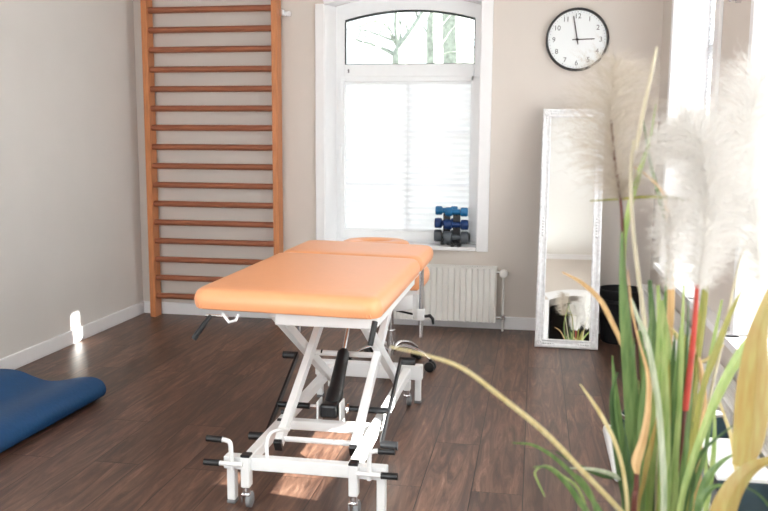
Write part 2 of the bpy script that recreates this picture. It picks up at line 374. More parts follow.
# ---- right windows
XG = .93
for i, (a, b_) in enumerate(WR):
    w = struct(empty('window_%d' % (i+2), (XR, (a+b_)/2, RZ0)))  # last one is unseen, added to let in fill light
    def cas(bm):
        bx(bm, XR-.016, XR, a-.10, a, RZ0+.02, RZ1+.08, .003, 1); bx(bm, XR-.016, XR, b_, b_+.05, RZ0+.02, RZ1+.08, .003, 1); bx(bm, XR-.016, XR, a, b_, RZ1, RZ1+.08)
    quick('casing', M['trim'], w, cas)
    quick('reveal', M['trim'], w, lambda bm: (bx(bm, XR-.01, XG, b_-.006, b_, RZ0+.03, RZ1), bx(bm, XR-.01, XG, a, a+.006, RZ0+.03, RZ1), bx(bm, XR-.01, XG, a+.006, b_-.006, RZ1-.006, RZ1)))
    def fr(bm):
        a0, b0 = a+.006, b_-.006; mid = (a+b_)/2
        bx(bm, XG, XG+.07, a0, a0+.06, .55, RZ1); bx(bm, XG, XG+.07, b0-.06, b0, .55, RZ1)
        bx(bm, XG, XG+.07, a0, b0, .52, .57); bx(bm, XG, XG+.07, a0, b0, RZ1-.07, RZ1)
        bx(bm, XG, XG+.07, a0, b0, 1.72, 1.79)
        if b_-a > 1.3: bx(bm, XG, XG+.07, mid-.05, mid+.05, .55, RZ1)
    quick('window_frame', M['pvc'], w, fr)
    quick('pane', M['pane'], w, lambda bm: bx(bm, XG+.04, XG+.044, a+.05, b_-.05, .56, RZ1-.05))
    def bl(bm):
        x = XG-.012
        if i == 0:
            pleats(bm, (x, 3.99, .58), (x, b_-.008, 2.28), 150, .006, 'x')
            pleats(bm, (x, a+.01, 1.60), (x, 3.99, 2.28), 56, .006, 'x'); pleats(bm, (x, a+.01, .58), (x, 3.99, 1.43), 50, .006, 'x')  # slot shaped to cast the sun sliver on the left wall
        if i == 1:  # blind added to block sun; low gap shaped for the floor patch
            pleats(bm, (x, a+.01, .57), (x, 2.0, 2.28), 160, .006, 'x')
            pleats(bm, (x, 2.02, .58), (x, 2.38, .785), 14, .006, 'x')
            pleats(bm, (x, 2.02, .785), (x, b_-.008, 2.28), 140, .006, 'x')
    if i < 2: quick('pleated_blind', M['blind2'], w, bl)
# continuous white ledge under the right windows
tag(quick('window_ledge', M['trim'], None, lambda b: bx(b, XR-.055, XR+.17, .96, 3.14, RZ0-.001, RZ0+.028, .004, 2) and bx(b, XR-.055, XR+.17, 3.84, 4.99, RZ0-.001, RZ0+.028, .004, 2) and bx(b, XR-.055, XR-.001, 3.1, 3.88, RZ0-.001, RZ0+.028, .0), loc=(XR, 3, RZ0)),
    'long white ledge running under the right-hand windows above the radiators', 'window ledge')

# ------------------------------------------------------------------ outside
struct(quick('ground', M['ground'], None, lambda b: bx(b, -25, 25, -20, 40, -1.3, -1.2)))
def tree(label, limbs, base):
    bm = bmesh.new()
    for pts, r in limbs:
        q = spline(pts, 10); n = len(q); path(bm, q, [r[0]+(r[1]-r[0])*k/(n-1) for k in range(n)], 8)
    o = build('bare_tree', bm, M['bark'], None, True, base); tag(o, label, 'tree', None)
T1 = P(399, 63, 11); B = V((T1.x, 11, -1.2))
def tp(*a): return [P(x, y, 11) for x, y in a]
def twigs(bmL, seeds, D_=11):
    for x, y, ang, L_ in seeds:
        p = P(x, y, D_); pts = [p]; a = ang; L_ *= D_/11
        for k in range(4):
            a += random.uniform(-.3, .3); p = p+V((math.cos(a), random.uniform(-.2, .2), math.sin(a)))*L_/4; pts.append(p)
        bmL.append((pts, (.014, .004)))
L1 = [([B, (T1.x, 11, 1)]+tp((400, 63), (400, 48)), (.16, .075)), (tp((400, 50), (409, 38), (421, 20), (430, 0), (440, -40)), (.085, .045)), (tp((400, 48), (397, 28), (397, 10), (394, -30)), (.05, .03)),
      (tp((400, 50), (392, 36), (384, 22), (372, 21), (360, 26), (345, 23)), (.028, .012))]
sd = [(400, 45, 2.4, .9), (398, 40, 2.0, .7), (392, 40, 2.7, .8), (403, 44, 1.2, .5), (410, 36, 1.9, .5), (398, 30, 1.2, .4), (385, 25, 4.0, .5), (375, 22, 4.3, .5), (366, 24, 4.0, .4), (398, 55, 2.6, .8), (420, 22, 2.2, .5), (395, 56, 2.9, .7)]
twigs(L1, sd); tree('bare forked tree outside the arched window with a thin bent branch reaching left', L1, B)
T2 = P(435, 63, 14.0)
L2 = [([V((T2.x, 14.0, -1.2)), V((T2.x, 14.0, 1.2)), T2, P(434, 30, 14.0), P(435, -30, 14.0)], (.18, .10))]
twigs(L2, [(434, 50, .8, .6), (434, 40, 2.3, .5), (435, 30, .7, .6), (435, 22, 2.4, .5), (436, 58, .5, .6)], 14.0); tree('slender straight bare tree standing in the middle beyond the arched window', L2, V((T2.x, 14.0, -1.2)))
T3 = P(458, 63, 17.5)
L3 = [([V((T3.x, 17.5, -1.2)), V((T3.x, 17.5, 1.2)), T3, P(457, 30, 17.5), P(456, -30, 17.5)], (.38, .27))]
twigs(L3, [(450, 58, 2.2, .8), (464, 50, .8, .8), (462, 36, .4, .8), (452, 40, 2.6, .8), (466, 24, 5.6, .7), (460, 60, .9, .9), (468, 40, 2.0, .9)], 17.5); tree('thickest bare tree trunk seen at the right of the arched window', L3, V((T3.x, 17.5, -1.2)))

# ------------------------------------------------------------------ wall bars
wb = empty('wall_bars', (-2.18, 5.42, 0)); tag(wb, 'tall wooden wall bars with brown rungs standing in the corner', 'wall bars')
def fpost(x): return lambda b: bx(b, x-.02, x+.02, 5.365, 5.465, 0, 2.42, .004, 2)
quick('side_post', M['post'], wb, fpost(-2.613)); quick('side_post', M['post'], wb, fpost(-1.707))
r0 = None
for k in range(17):
    z = 2.093+.1297-.1297*k
    bm = bmesh.new(); path(bm, [(-2.60, 5.405, z), (-1.72, 5.405, z)], 1, 14)
    for v in bm.verts: v.co.y = 5.405+(v.co.y-5.405)*.022; v.co.z = z+(v.co.z-z)*.0205
    build('rung', bm, M['rung'], wb, True)
def brk(bm):
    bx(bm, -1.695, -1.655, 5.425, 5.43, 2.045, 2.085, .001, 1); bx(bm, -1.665, -1.655, 5.43, 5.5, 2.045, 2.085, .001, 1)
    cyl(bm, (-1.64, 5.5, 2.065), (-1.64, 5.48, 2.065), .018)
tag(quick('wall_bracket', M['chrome'], wb, brk), 'small metal fixing bracket')

# ------------------------------------------------------------------ radiators
def radiator(root, x0, x1, y0, y1, z0, z1, pitch):   # long axis x, front at y0
    bm = bmesh.new(); n = round((x1-x0)/pitch); p = (x1-x0)/n; prof = []
    for i in range(n):
        u = x0+i*p; prof += [(u, 0.011), (u+p*.16, .0), (u+p*.84, .0), (u+p, .011)][(0 if i == 0 else 1):]
    for (zb, zt, yy) in ((z0, z1-.01, y0), ):
        f = [bm.verts.new((x, yy+d, zb)) for x, d in prof]; t = [bm.verts.new((x, yy+d, zt)) for x, d in prof]
        for i in range(len(prof)-1): bm.faces.new((f[i], f[i+1], t[i+1], t[i]))
    bx(bm, x0, x1, y0+.012, y0+.03, z0, z1-.012)
    bx(bm, x0, x1, y1-.022, y1-.004, z0, z1-.012)
    return bm
rd = empty('radiator', (-.75, 5.43, .06)); tag(rd, 'white ribbed panel radiator on the back wall below the dumbbells', 'radiator')
RX0, RX1, RY0, RY1, RZa, RZb = -1.20, -.233, 5.385, 5.475, .062, .425
build('ribbed_panel', radiator(rd, RX0, RX1, RY0, RY1, RZa, RZb, .0385), M['rad'], rd)
quick('side_cover', M['rad'], rd, lambda b: (bx(b, RX0-.004, RX0, RY0+.006, RY1-.006, RZa, RZb, .001, 1), bx(b, RX1, RX1+.004, RY0+.006, RY1-.006, RZa, RZb, .001, 1)))
def grille(bm):
    bx(bm, RX0-.004, RX1+.004, RY0, RY0+.008, RZb-.008, RZb+.002); bx(bm, RX0-.004, RX1+.004, RY1-.014, RY1-.006, RZb-.008, RZb+.002)
    for k in range(60): x = RX0+(RX1-RX0)*k/60; bx(bm, x, x+.008, RY0+.006, RY1-.01, RZb-.004, RZb+.001)
quick('top_grille', M['rad'], rd, grille)
quick('wall_mount', M['rad'], rd, lambda b: (bx(b, -1.0, -.97, RY1-.01, 5.5, .1, .38), bx(b, -.45, -.42, RY1-.01, 5.5, .1, .38)))
quick('thermostat_head', M['rad'], rd, lambda b: lathe(b, (-.185, 5.36, .39), [(.012, 0), (.024, .002), (.027, .012), (.027, .045), (.02, .06), (.02, .075), (.012, .08)], 20, 'y'), True)
quick('valve', M['chrome'], rd, lambda b: (cyl(b, (-.232, 5.43, .39), (-.185, 5.43, .39), .010), cyl(b, (-.232, 5.43, .09), (-.185, 5.43, .09), .010), lathe(b, (-.185, 5.43, .075), [(.012, 0), (.017, .005), (.017, .03), (.01, .035)], 16), cyl(b, (-.185, 5.43, .375), (-.185, 5.43, .41), .014)))
quick('pipe', M['rad'], rd, lambda b: (cyl(b, (-.185, 5.43, 0), (-.185, 5.43, .385), .0075)))
# right wall radiators: long axis y, front faces -x
def side_rad(y0, y1, label):
    r = empty('radiator', (.685, (y0+y1)/2, .08)); tag(r, label, 'radiator')
    bm = radiator(r, y0, y1, .635, .725, .07, .395, .04)
    for v in bm.verts: v.co = V((v.co.y, v.co.x, v.co.z))
    build('ribbed_panel', bm, M['rad'], r)
    quick('side_cover', M['rad'], r, lambda b: (bx(b, .641, .719, y0-.004, y0, .07, .395), bx(b, .641, .719, y1, y1+.004, .07, .395)))
    def gr(bm):
        bx(bm, .635, .645, y0-.004, y1+.004, .388, .398); bx(bm, .711, .721, y0-.004, y1+.004, .388, .398)
        k = 0; y = y0
        while y < y1-.004: bx(bm, .643, .713, y, y+.005, .392, .397); y += .0105
        for x in (.654, .666, .678, .69, .702): bx(bm, x, x+.005, y0, y1, .392, .3975)
    quick('top_grille', M['rad'], r, gr)
    quick('wall_mount', M['rad'], r, lambda b: (bx(b, .716, .74, y0+.2, y0+.23, .1, .36), bx(b, .716, .74, y1-.23, y1-.2, .1, .36)))
side_rad(3.75, 5.12, 'white radiator with perforated top grille by the black basket along the window wall')
side_rad(1.9, 3.3, 'white radiator behind the bent yellow leaf, nearer the camera on the window wall')

# ------------------------------------------------------------------ clock
ck = empty('wall_clock', (.229, 5.5, 1.871)); tag(ck, 'round black-rimmed wall clock with a white face above the mirror', 'clock')
cc = V((.229, 5.5, 1.871))
quick('rim', M['black'], ck, lambda b: (lathe(b, cc, [(.179, -.03), (.181, -.042), (.187, -.044), (.193, -.036), (.193, 0), (.178, 0), (.178, -.03), (.179, -.03)], 64, 'y', False)), True)
quick('face', M['face'], ck, lambda b: lathe(b, cc, [(.001, -.002), (.1785, -.002), (.1785, -.022), (.001, -.022)], 64, 'y'))
def font_part(txt, size, cx, cz, name, parent):
    cu = bpy.data.curves.new('t', 'FONT'); cu.body = txt; cu.size = size; cu.align_x = 'CENTER'; cu.align_y = 'CENTER'; cu.extrude = .0005
    o = bpy.data.objects.new('t', cu); me = bpy.data.meshes.new_from_object(o); bpy.data.objects.remove(o)
    me.transform(Matrix.Rotation(math.pi/2, 4, 'X')); me.transform(Matrix.Translation(V((cx, -.0235, cz)))); me.name = name
    me.materials.append(M['ink']); q = bpy.data.objects.new(name, me); C.objects.link(q); q.parent = parent
    return q
for h in range(1, 13):
    a = math.radians(90-30*h); font_part(str(h), .043, .143*math.cos(a), .143*math.sin(a)-.001, 'numeral', ck)
def marks(bm):
    for k in range(60):
        a = 2*math.pi*k/60; c, s = math.cos(a), math.sin(a); r1, r2 = (.166, .172)
        beam(bm, cc+V((c*r1, -.0225, s*r1)), cc+V((c*r2, -.0225, s*r2)), .0016 if k % 5 else .003, .001, (0, 1, 0), 0)
quick('minute_marks', M['ink'], ck, marks)
def handf(ang, L_, w, y, back=.02):
    a = math.radians(ang); d = V((math.sin(a), 0, math.cos(a)))
    return lambda b: beam(b, cc+V((0, y, 0))-d*back, cc+V((0, y, 0))+d*L_, w, .002, (0, 1, 0), 0)
quick('hour_hand', M['hand'], ck, handf(88.5, .105, .006, -.027, .03)); quick('minute_hand', M['hand'], ck, handf(-10.5, .145, .006, -.031, .03))
quick('hand_cap', M['hand'], ck, lambda b: lathe(b, cc, [(.008, -.02), (.008, -.034), (.001, -.035)], 16, 'y'))

# ------------------------------------------------------------------ mirror
mr = empty('standing_mirror', (.212, 5.03, 0)); tag(mr, 'tall white carved-frame mirror leaning against the back wall', 'mirror')
mt = Matrix.Translation(V((.212, 5.045, 0))) @ Matrix.Rotation(math.radians(-1.5), 4, 'Z') @ Matrix.Rotation(math.radians(-13.2), 4, 'X')
MW, MH, FWd = .187, 1.475, .052
def mbuild(name, m_, fn, smooth=False):
    bm = bmesh.new(); fn(bm); bm.transform(mt); return build(name, bm, m_, mr, smooth)
def mfr(bm):
    # profile: outer ridge, hollow, inner bead, mitred corners
    pr = [(0, 0), (0, -.02), (.006, -.026), (.016, -.024), (.026, -.014), (.038, -.014), (.044, -.02), (.05, -.018), (.052, -.008), (.052, 0)]
    cs = []
    for (sx, sz) in ((-1, 0), (1, 0), (1, 1), (-1, 1)):
        cs.append([V((sx*(MW-d), y, (d if sz == 0 else MH-d))) for d, y in pr])
    cs.append(cs[0]); rows = [[bm.verts.new(p) for p in c] for c in cs[:4]]; rows.append(rows[0])
    for a, b in zip(rows, rows[1:]):
        for k in range(len(pr)-1): bm.faces.new((a[k], a[k+1], b[k+1], b[k]))
mbuild('mirror_frame', M['mframe'], mfr)
def orn(bm):
    for sx in (-1, 1):
        for z0, sg in ((.0, 1), (MH, -1)):
            c = V((sx*(MW-.026), -.02, z0+sg*.026))
            lathe(bm, c, [(.022, .006), (.02, -.006), (.012, -.010), (.008, -.006), (.004, -.012)], 16, 'y')
            for k in range(5):
                d = .045+k*.014; r = .011-k*.0012
                for q in (V((sx*(MW-.026), -.018, z0+sg*(d))), V((sx*(MW-.01-d), -.018, z0+sg*.026))):
                    bmesh.ops.create_icosphere(bm, subdivisions=2, radius=r, matrix=Matrix.Translation(q) @ Matrix.Diagonal((1, .6, 1, 1)))
        for k in range(-3, 4):
            bmesh.ops.create_icosphere(bm, subdivisions=2, radius=.010, matrix=Matrix.Translation(V((sx*(MW-.026), -.017, MH/2+k*.018))) @ Matrix.Diagonal((1, .6, 1, 1)))
mbuild('corner_ornament', M['mframe'], orn, True)
mbuild('mirror_glass', M['mirror'], lambda b: bx(b, -MW+.05, MW-.05, -.008, -.004, .05, MH-.05))
mbuild('backing_board', M['dgrey'], lambda b: bx(b, -MW+.004, MW-.004, -.003, .0, .004, MH-.004))

# ------------------------------------------------------------------ black basket
bk = empty('black_basket', (.551, 5.31, 0)); tag(bk, 'round black waste basket between the mirror and the window wall', 'basket')
quick('basket_body', M['bin'], bk, lambda b: lathe(b, (.551, 5.31, 0), [(.001, 0), (.112, 0), (.118, .01), (.135, .31), (.139, .315), (.139, .335), (.132, .335), (.128, .31), (.11, .02), (.001, .02)], 36), True)
quick('band', M['black'], bk, lambda b: lathe(b, (.551, 5.31, 0), [(.1345, .255), (.1375, .258), (.1385, .272), (.1355, .275)], 36), True)

# ------------------------------------------------------------------ dumbbells on the sill
def hexbell(bm, c, r, L_):
    x, y, z = c
    for s in (-1, 1):
        lathe(bm, (x, y, z), [(r*.6, s*L_*.17), (r*.92, s*L_*.20), (r, s*L_*.24), (r, s*L_*.43), (r*.9, s*L_*.49), (r*.55, s*L_*.5), (r*.5, s*L_*.485), (.001, s*L_*.485)][::(1 if s > 0 else 1)], 16, 'x')
protoD = {}
dl = [('navy', .034, 'mid'), ]
stack = [(-.507, 5.495, 'front'), (-.582, 5.585, 'back')]
tiers = [(.605, 'dgrey', .041, .165, 'grey', 'bottom'), (.69, 'navy', .034, .16, 'navy blue', 'middle'), (.775, 'dblue', .030, .150, 'bright blue', 'top')]
for sx, sy, wh in stack:
    rk = empty('dumbbell_rack', (sx, sy, .545)); tag(rk, 'black plastic dumbbell rack %s on the white sill' % ('in front' if wh == 'front' else 'standing behind the other one'), 'dumbbell rack', 'dumbbell racks on the window sill')
    def fr_(bm):
        for s in (-1, 1): bx(bm, sx+s*.022-.012, sx+s*.022+.012, sy-.035, sy+.03, .545, .565, .003)
        bx(bm, sx-.03, sx+.03, sy-.02, sy+.02, .552, .562, .002)
    quick('rack_foot', M['black'], rk, fr_)
    def col_(bm):
        bx(bm, sx-.024, sx+.024, sy+.020, sy+.032, .56, .775, .002)
        for s in (-1, 1):
            for zt, _, r, _, _, _ in tiers: bx(bm, sx+s*.014-.005, sx+s*.014+.005, sy-.02, sy+.022, zt-.028, zt-.0188, .001)
    quick('rack_column', M['blackm'], rk, col_)
    for zt, mn, r, L_, cn, tn in tiers:
        if mn not in protoD:
            o = empty('dumbbell', (sx, sy, zt)); protoD[mn] = o
            hb = bmesh.new(); hexbell(hb, (sx, sy, zt), r, L_); build('weight_head', hb, M[mn], o, True)
            quick('grip', M[mn], o, lambda b: lathe(b, (sx, sy, zt), [(.017, -L_*.26), (.0185, -L_*.1), (.0185, L_*.1), (.017, L_*.26)], 14, 'x'), True)
        else:
            src = protoD[mn]; o = src.copy(); C.objects.link(o); o.location = (sx, sy, zt)
            for ch in src.children: c2 = ch.copy(); C.objects.link(c2); c2.parent = o
            o.rotation_euler = (0, 0, .06)
        tag(o, '%s dumbbell on the %s tier of the %s rack' % (cn, tn, wh), 'dumbbell', 'dumbbells on the window sill')

# ------------------------------------------------------------------ exercise mat
def matmesh(bm):
    th = .014
    # centre line of the folded sheet, cross-section x-z
    ln = [(-2.70, th/2), (-2.35, th/2), (-2.10, th/2), (-2.05, th/2+.004), (-2.01, .024), (-1.997, .055), (-2.015, .086), (-2.06, .100), (-2.13, .094), (-2.22, .074), (-2.30, .066), (-2.38, .082), (-2.46, .106), (-2.56, .108), (-2.65, .09), (-2.71, .075)]
    q = spline([(x, 0, z) for x, z in ln], 60); cs = []
    prof = []
    for i, p in enumerate(q):
        t = (q[min(i+1, 60)]-q[max(i-1, 0)]).normalized(); n = V((-t.z, 0, t.x)); prof.append((p+n*th/2, p-n*th/2))
    poly = [a for a, b in prof] + [b for a, b in reversed(prof)]
    N_ = 12; rows = []
    for j in range(N_+1):
        y = 3.57-1.75*j/N_; k = 1+.10*math.sin(j*.9)*(j/N_)
        rows.append([V((p.x-.05*(j/N_), y+.12*(p.x+2.0)*(-.3), max(.0005, p.z*k if p.z > .03 else p.z))) for p in poly])
    m_ = len(prof)
    vr = [[bm.verts.new(p) for p in r] for r in rows]; n = len(poly)
    for a, b in zip(vr, vr[1:]):
        for i in range(n): bm.faces.new((a[i], a[(i+1) % n], b[(i+1) % n], b[i]))
    for r in (vr[0], vr[-1]):
        for i in range(m_-1): bm.faces.new((r[i], r[i+1], r[n-2-i], r[n-1-i]))
tag(quick('exercise_mat', M['blue'], None, matmesh, True, (-2.35, 3.0, 0)), 'folded blue foam exercise mat lying on the floor by the left wall', 'exercise mat')

# ------------------------------------------------------------------ treatment table
tb = empty('treatment_table', (-.76, 3.1, 0), math.radians(0)); tag(tb, 'orange padded treatment table on a white scissor-lift frame with castors', 'treatment table')
def cushion(name, x0, x1, y0, y1, z0, z1, r=.03, rc=.05, tilt=0, hole=None):
    bm = bmesh.new()
    def rr(ix, iz_in):  # rounded rectangle inset
        pts = []
        a0, a1, b0, b1 = x0+ix, x1-ix, y0+ix, y1-ix; c = max(rc-ix*.5, .012)
        for cx, cy, st in ((a1-c, b1-c, 0), (a0+c, b1-c, 90), (a0+c, b0+c, 180), (a1-c, b0+c, 270)):
            for k in range(7): a = math.radians(st+15*k); pts.append(V((cx+c*math.cos(a), cy+c*math.sin(a), iz_in)))
        return pts
    H = z1-z0; prof = [(.06, z0), (.012, z0), (.004, z0+.004), (0, z0+H*.22), (-.002, z0+H*.45), (.002, z0+H*.68), (.008, z0+H*.84), (.02, z0+H*.955), (.04, z1), (.10, z1+.002)]
    rings(bm, [rr(i, z) for i, z in prof])
    if name != 'a': bm.transform(Matrix.Translation(V((-.83, 3.4, .66))) @ Matrix.Rotation(math.radians(1.0), 4, 'Y') @ Matrix.Translation(V((.83, -3.4, -.66))))
    return bm
MX0, MX1 = -1.168, -.498
build('main_cushion', cushion('m', MX0, MX1, 2.685, 3.705, .648, .722), M['orange'], tb, True)
build('head_cushion', cushion('h', MX0, MX1, 3.712, 4.20, .648, .722), M['orange'], tb, True)
tiltM = Matrix.Translation(V((-.83, 3.4, .66))) @ Matrix.Rotation(math.radians(1.0), 4, 'Y') @ Matrix.Translation(V((.83, -3.4, -.66)))
def wrinkles(bm, cx, sg):   # gathered vinyl under the front corners
    for _ in (0,):
        for k in range(7):
            x = cx-sg*.03+sg*k*.013; path(bm, [(x, 2.692, .652), (x+sg*.004, 2.687, .664), (x+sg*.008, 2.689, .680)], [.0025, .003, .0008], 6)
    bm.transform(tiltM)
for cx, sg in ((MX0+.06, 1), (MX1-.06, -1)): quick('gathered_corner', M['orange'], tb, lambda b: wrinkles(b, cx, sg), True)
def facepad(bm):
    cs = []; n = 40; c = V((-.84, 4.40, .688)); 
    for k in range(n):
        a = 2*math.pi*k/n; ce = c+V((.125*math.cos(a), .10*math.sin(a), 0)); d = V((math.cos(a), math.sin(a), 0)); w = .058 if abs(math.cos(a)) > .3 else .05
        cs.append([bm.verts.new(ce+d*w*math.cos(t)+V((0, 0, .022*math.sin(t)))) for t in [2*math.pi*j/12 for j in range(12)]])
    for i in range(n):
        a, b = cs[i], cs[(i+1) % n]
        for j in range(12): bm.faces.new((a[j], a[(j+1) % 12], b[(j+1) % 12], b[j]))
tag(quick('face_cushion', M['orange'], tb, facepad, True), 'padded face ring with breathing opening')
for x in (-1.08, -.605):
    build('arm_cushion', cushion('a', x-.055, x+.055, 4.12, 4.48, .485, .575, rc=.045), M['orange'], tb, True)
def armpost(x, s):
    quick('arm_support_post', M['chrome'], tb, lambda b: (cyl(b, (x, 3.95, .29), (x, 3.95, .64), .0115), beam(b, (x, 3.95, .63), (x-s*.05, 3.95, .63), .02, .02)), True)
    quick('arm_clamp', M['white'], tb, lambda b: (bx(b, x-.018, x+.018, 3.93, 3.972, .375, .43, .004), bx(b, x-s*.03-.012, x-s*.03+.012, 3.955, 3.975, .38, .50, .003), bx(b, x-s*.03-.012, x-s*.03+.012, 3.96, 4.2, .478, .492, .003)))
    quick('clamp_lever', M['black'], tb, lambda b: path(b, [(x+s*.02, 3.945, .395), (x+s*.045, 3.94, .40), (x+s*.06, 3.935, .385), (x+s*.063, 3.93, .36)], [.007, .009, .008, .005]))
armpost(-.528, 1); armpost(-1.14, -1)
# top frame
XA, XB = -.945, -.585          # scissor planes
def topframe(bm):
    bx(bm, -.90, -.555, 2.80, 2.835, .585, .632, .003, 1); bx(bm, -1.04, -.535, 3.62, 3.66, .60, .635, .003, 1)
    bx(bm, -.99, -.955, 2.95, 3.70, .60, .645, .003, 1); bx(bm, -.56, -.525, 2.80, 3.70, .592, .64, .003, 1); bx(bm, -.99, -.53, 2.96, 3.0, .605, .64, .003, 1)
tag(quick('top_frame', M['white'], tb, topframe), None)
quick('head_frame', M['white'], tb, lambda b: ([bx(b, x-.0175, x+.0175, 3.72, 4.15, .61, .643, .003, 1) for x in (-.985, -.545)], bx(b, -.985, -.545, 4.1, 4.135, .612, .646, .003, 1), bx(b, -.88, -.80, 4.13, 4.36, .65, .668, .003, 1)))
# scissor legs
def scis(name, a, b, w=.036, h=.046): quick(name, M['white'], tb, lambda bm: beam(bm, a, b, w, h, (1, 0, 0)))
for x in (-.922, -.603): scis('scissor_leg', (x, 2.86, .622), (x, 3.70, .14), .042, .030)
for x in (-.882, -.605): scis('scissor_leg', (x, 2.78, .157), (x, 3.62, .60), .042, .027)
quick('leg_cap', M['black'], tb, lambda b: [beam(b, (x, 2.777, .155), (x, 2.762, .147), .044, .029, (1, 0, 0)) for x in (-.882, -.605)])
quick('scissor_crossbar', M['white'], tb, lambda b: (cyl(b, (-.9, 2.80, .165), (-.59, 2.80, .165), .010), cyl(b, (-.92, 3.335, .35), (-.605, 3.335, .35), .012), bx(b, -.885, -.62, 3.50, 3.53, .545, .575, .003, 1)))
def bolts(bm):
    for x in (-.868, -.602):
        for y, z in ((3.56, .565), (3.335, .352)): lathe(bm, (x, y, z), [(.012, 0), (.012, .006), (.006, .009)], 10, 'x')
    for x in (-.947,):
        for y, z in ((3.02, .19), (2.97, .17)): lathe(bm, (x, y, z), [(.010, 0), (.010, .03), (.005, .034)], 10, 'x')
quick('pivot_bolt', M['blackm'], tb, bolts)
# base frame
def base(bm):
    for x in (-.940, -.572): bx(bm, x-.0175, x+.0175, 2.59, 3.83, .13, .172, .003, 1)
    bx(bm, -.93, -.58, 2.985, 3.025, .132, .168, .003, 1)
quick('base_rail', M['white'], tb, base)
quick('front_crossbar', M['white'], tb, lambda b: bx(b, -1.015, -.452, 2.575, 2.615, .130, .174, .003, 1))
quick('rear_crossbar', M['white'], tb, lambda b: bx(b, -1.02, -.50, 3.80, 3.845, .115, .185, .003, 1))
for x, y in ((-.995, 2.605), (-.471, 2.595), (-1.0, 3.82), (-.52, 3.82)):
    f = quick('foot_leg', M['white'], tb, lambda b: bx(b, x-.0145, x+.0145, y-.016, y+.016, .012, .132, .003, 1))
    quick('rubber_foot', M['grey'], f, lambda b: bx(b, x-.016, x+.016, y-.018, y+.018, 0, .014, .003, 1))
for x, y in ((-.932, 2.625), (-.560, 2.625), (-.93, 3.77), (-.565, 3.77)):
    fr_ = y < 3
    c = quick('castor_post', M['white'], tb, lambda b: bx(b, x-.0155, x+.0155, y-.07 if fr_ else y-.018, y-.034 if fr_ else y+.018, .075, .182 if fr_ else .12, .003, 1))
    yy = y-.052 if fr_ else y
    if fr_: quick('post_cap', M['black'], c, lambda b: bx(b, x-.016, x+.016, yy-.0185, yy+.0185, .181, .19, .002, 1))
    quick('castor_fork', M['chrome'], c, lambda b: (cyl(b, (x, yy, .05), (x, yy, .08), .013), bx(b, x-.016, x+.016, yy-.016, yy+.02, .042, .054, .004), bx(b, x-.016, x-.013, yy-.014, yy+.026, .02, .048), bx(b, x+.013, x+.016, yy-.014, yy+.026, .02, .048)), True)
    quick('castor_wheel', M['grey'], c, lambda b: lathe(b, (x-.002, yy+.004, .027), [(.006, 0), (.020, .001), (.027, .004), (.027, .018), (.020, .021), (.006, .022)], 24, 'x'), True)
# lifting levers at the front castors
for s, xb in ((-1, -.978), (1, -.505)):
    def lev(bm):
        path(bm, spline([(xb+s*.0, 2.552, .14), (xb, 2.552, .20), (xb+s*.003, 2.552, .232), (xb+s*.018, 2.552, .24), (xb+s*.035, 2.552, .241)], 14), .008)
        cyl(bm, (xb-s*.04, 2.549, .160), (xb+s*.045, 2.549, .160), .008)
        path(bm, spline([(xb-s*.11, 2.60, .165), (xb-s*.11, 2.60, .22), (xb-s*.115, 2.62, .248), (xb-s*.125, 2.70, .235), (xb-s*.125, 2.80, .20)] if s < 0 else [(xb-.065, 2.60, .165), (xb-.065, 2.60, .17)], 12), .007)
    quick('castor_lever', M['white'], tb, lev, True)
    quick('lever_grip', M['black'], tb, lambda b: (cyl(b, (xb+s*.03, 2.552, .241), (xb+s*.085, 2.552, .243), .0115), cyl(b, (xb+s*.04, 2.549, .160), (xb+s*.095, 2.549, .160), .0115)), True)
# torsion rod and rocker pedals
quick('torsion_rod', M['blackm'], tb, lambda b: (cyl(b, (-.985, 3.09, .196), (-.85, 3.09, .196), .0125), cyl(b, (-.69, 3.09, .196), (-.535, 3.09, .196), .0125)), True)
tag(quick('rod_clevis', M['chrome'], tb, lambda b: (cyl(b, (-.86, 3.09, .196), (-.80, 3.09, .196), .008), cyl(b, (-.712, 3.09, .196), (-.66, 3.09, .196), .009), lathe(b, (-.70, 3.09, .196), [(.02, 0), (.02, .008)], 14, 'x'))), 'chrome clevis')
for s, x in ((-1, -.985), (1, -.535)):
    pb = quick('rocker_bar', M['blackm'], tb, lambda b: beam(b, (x, 2.93, .115), (x, 3.38, .325), .03, .010, (1, 0, 0)))
    quick('pedal_grip', M['black'], pb, lambda b: (cyl(b, (x, 2.93, .118), (x+s*.062, 2.93, .118), .0165), cyl(b, (x, 3.375, .322), (x+s*.062, 3.375, .322), .0165)), True)
# actuator
quick('actuator_bracket', M['white'], tb, lambda b: [ (bx(b, x-.004, x+.004, 3.03, 3.10, .12, .235, .003, 1)) for x in (-.806, -.716)])
def act(bm):
    a, b = V((-.762, 3.08, .185)), V((-.757, 3.28, .38)); 
    path(bm, [a.lerp(b, t) for t in (0, .12, .3, .34, .6, .95, 1)], [.034, .036, .034, .029, .027, .025, .018], 16)
quick('actuator_body', M['black'], tb, act, True)
quick('actuator_motor', M['black'], tb, lambda b: bx(b, -.797, -.727, 3.03, 3.12, .168, .225, .012, 3))
quick('actuator_rod', M['chrome'], tb, lambda b: cyl(b, (-.757, 3.27, .37), (-.75, 3.45, .60), .0085), True)
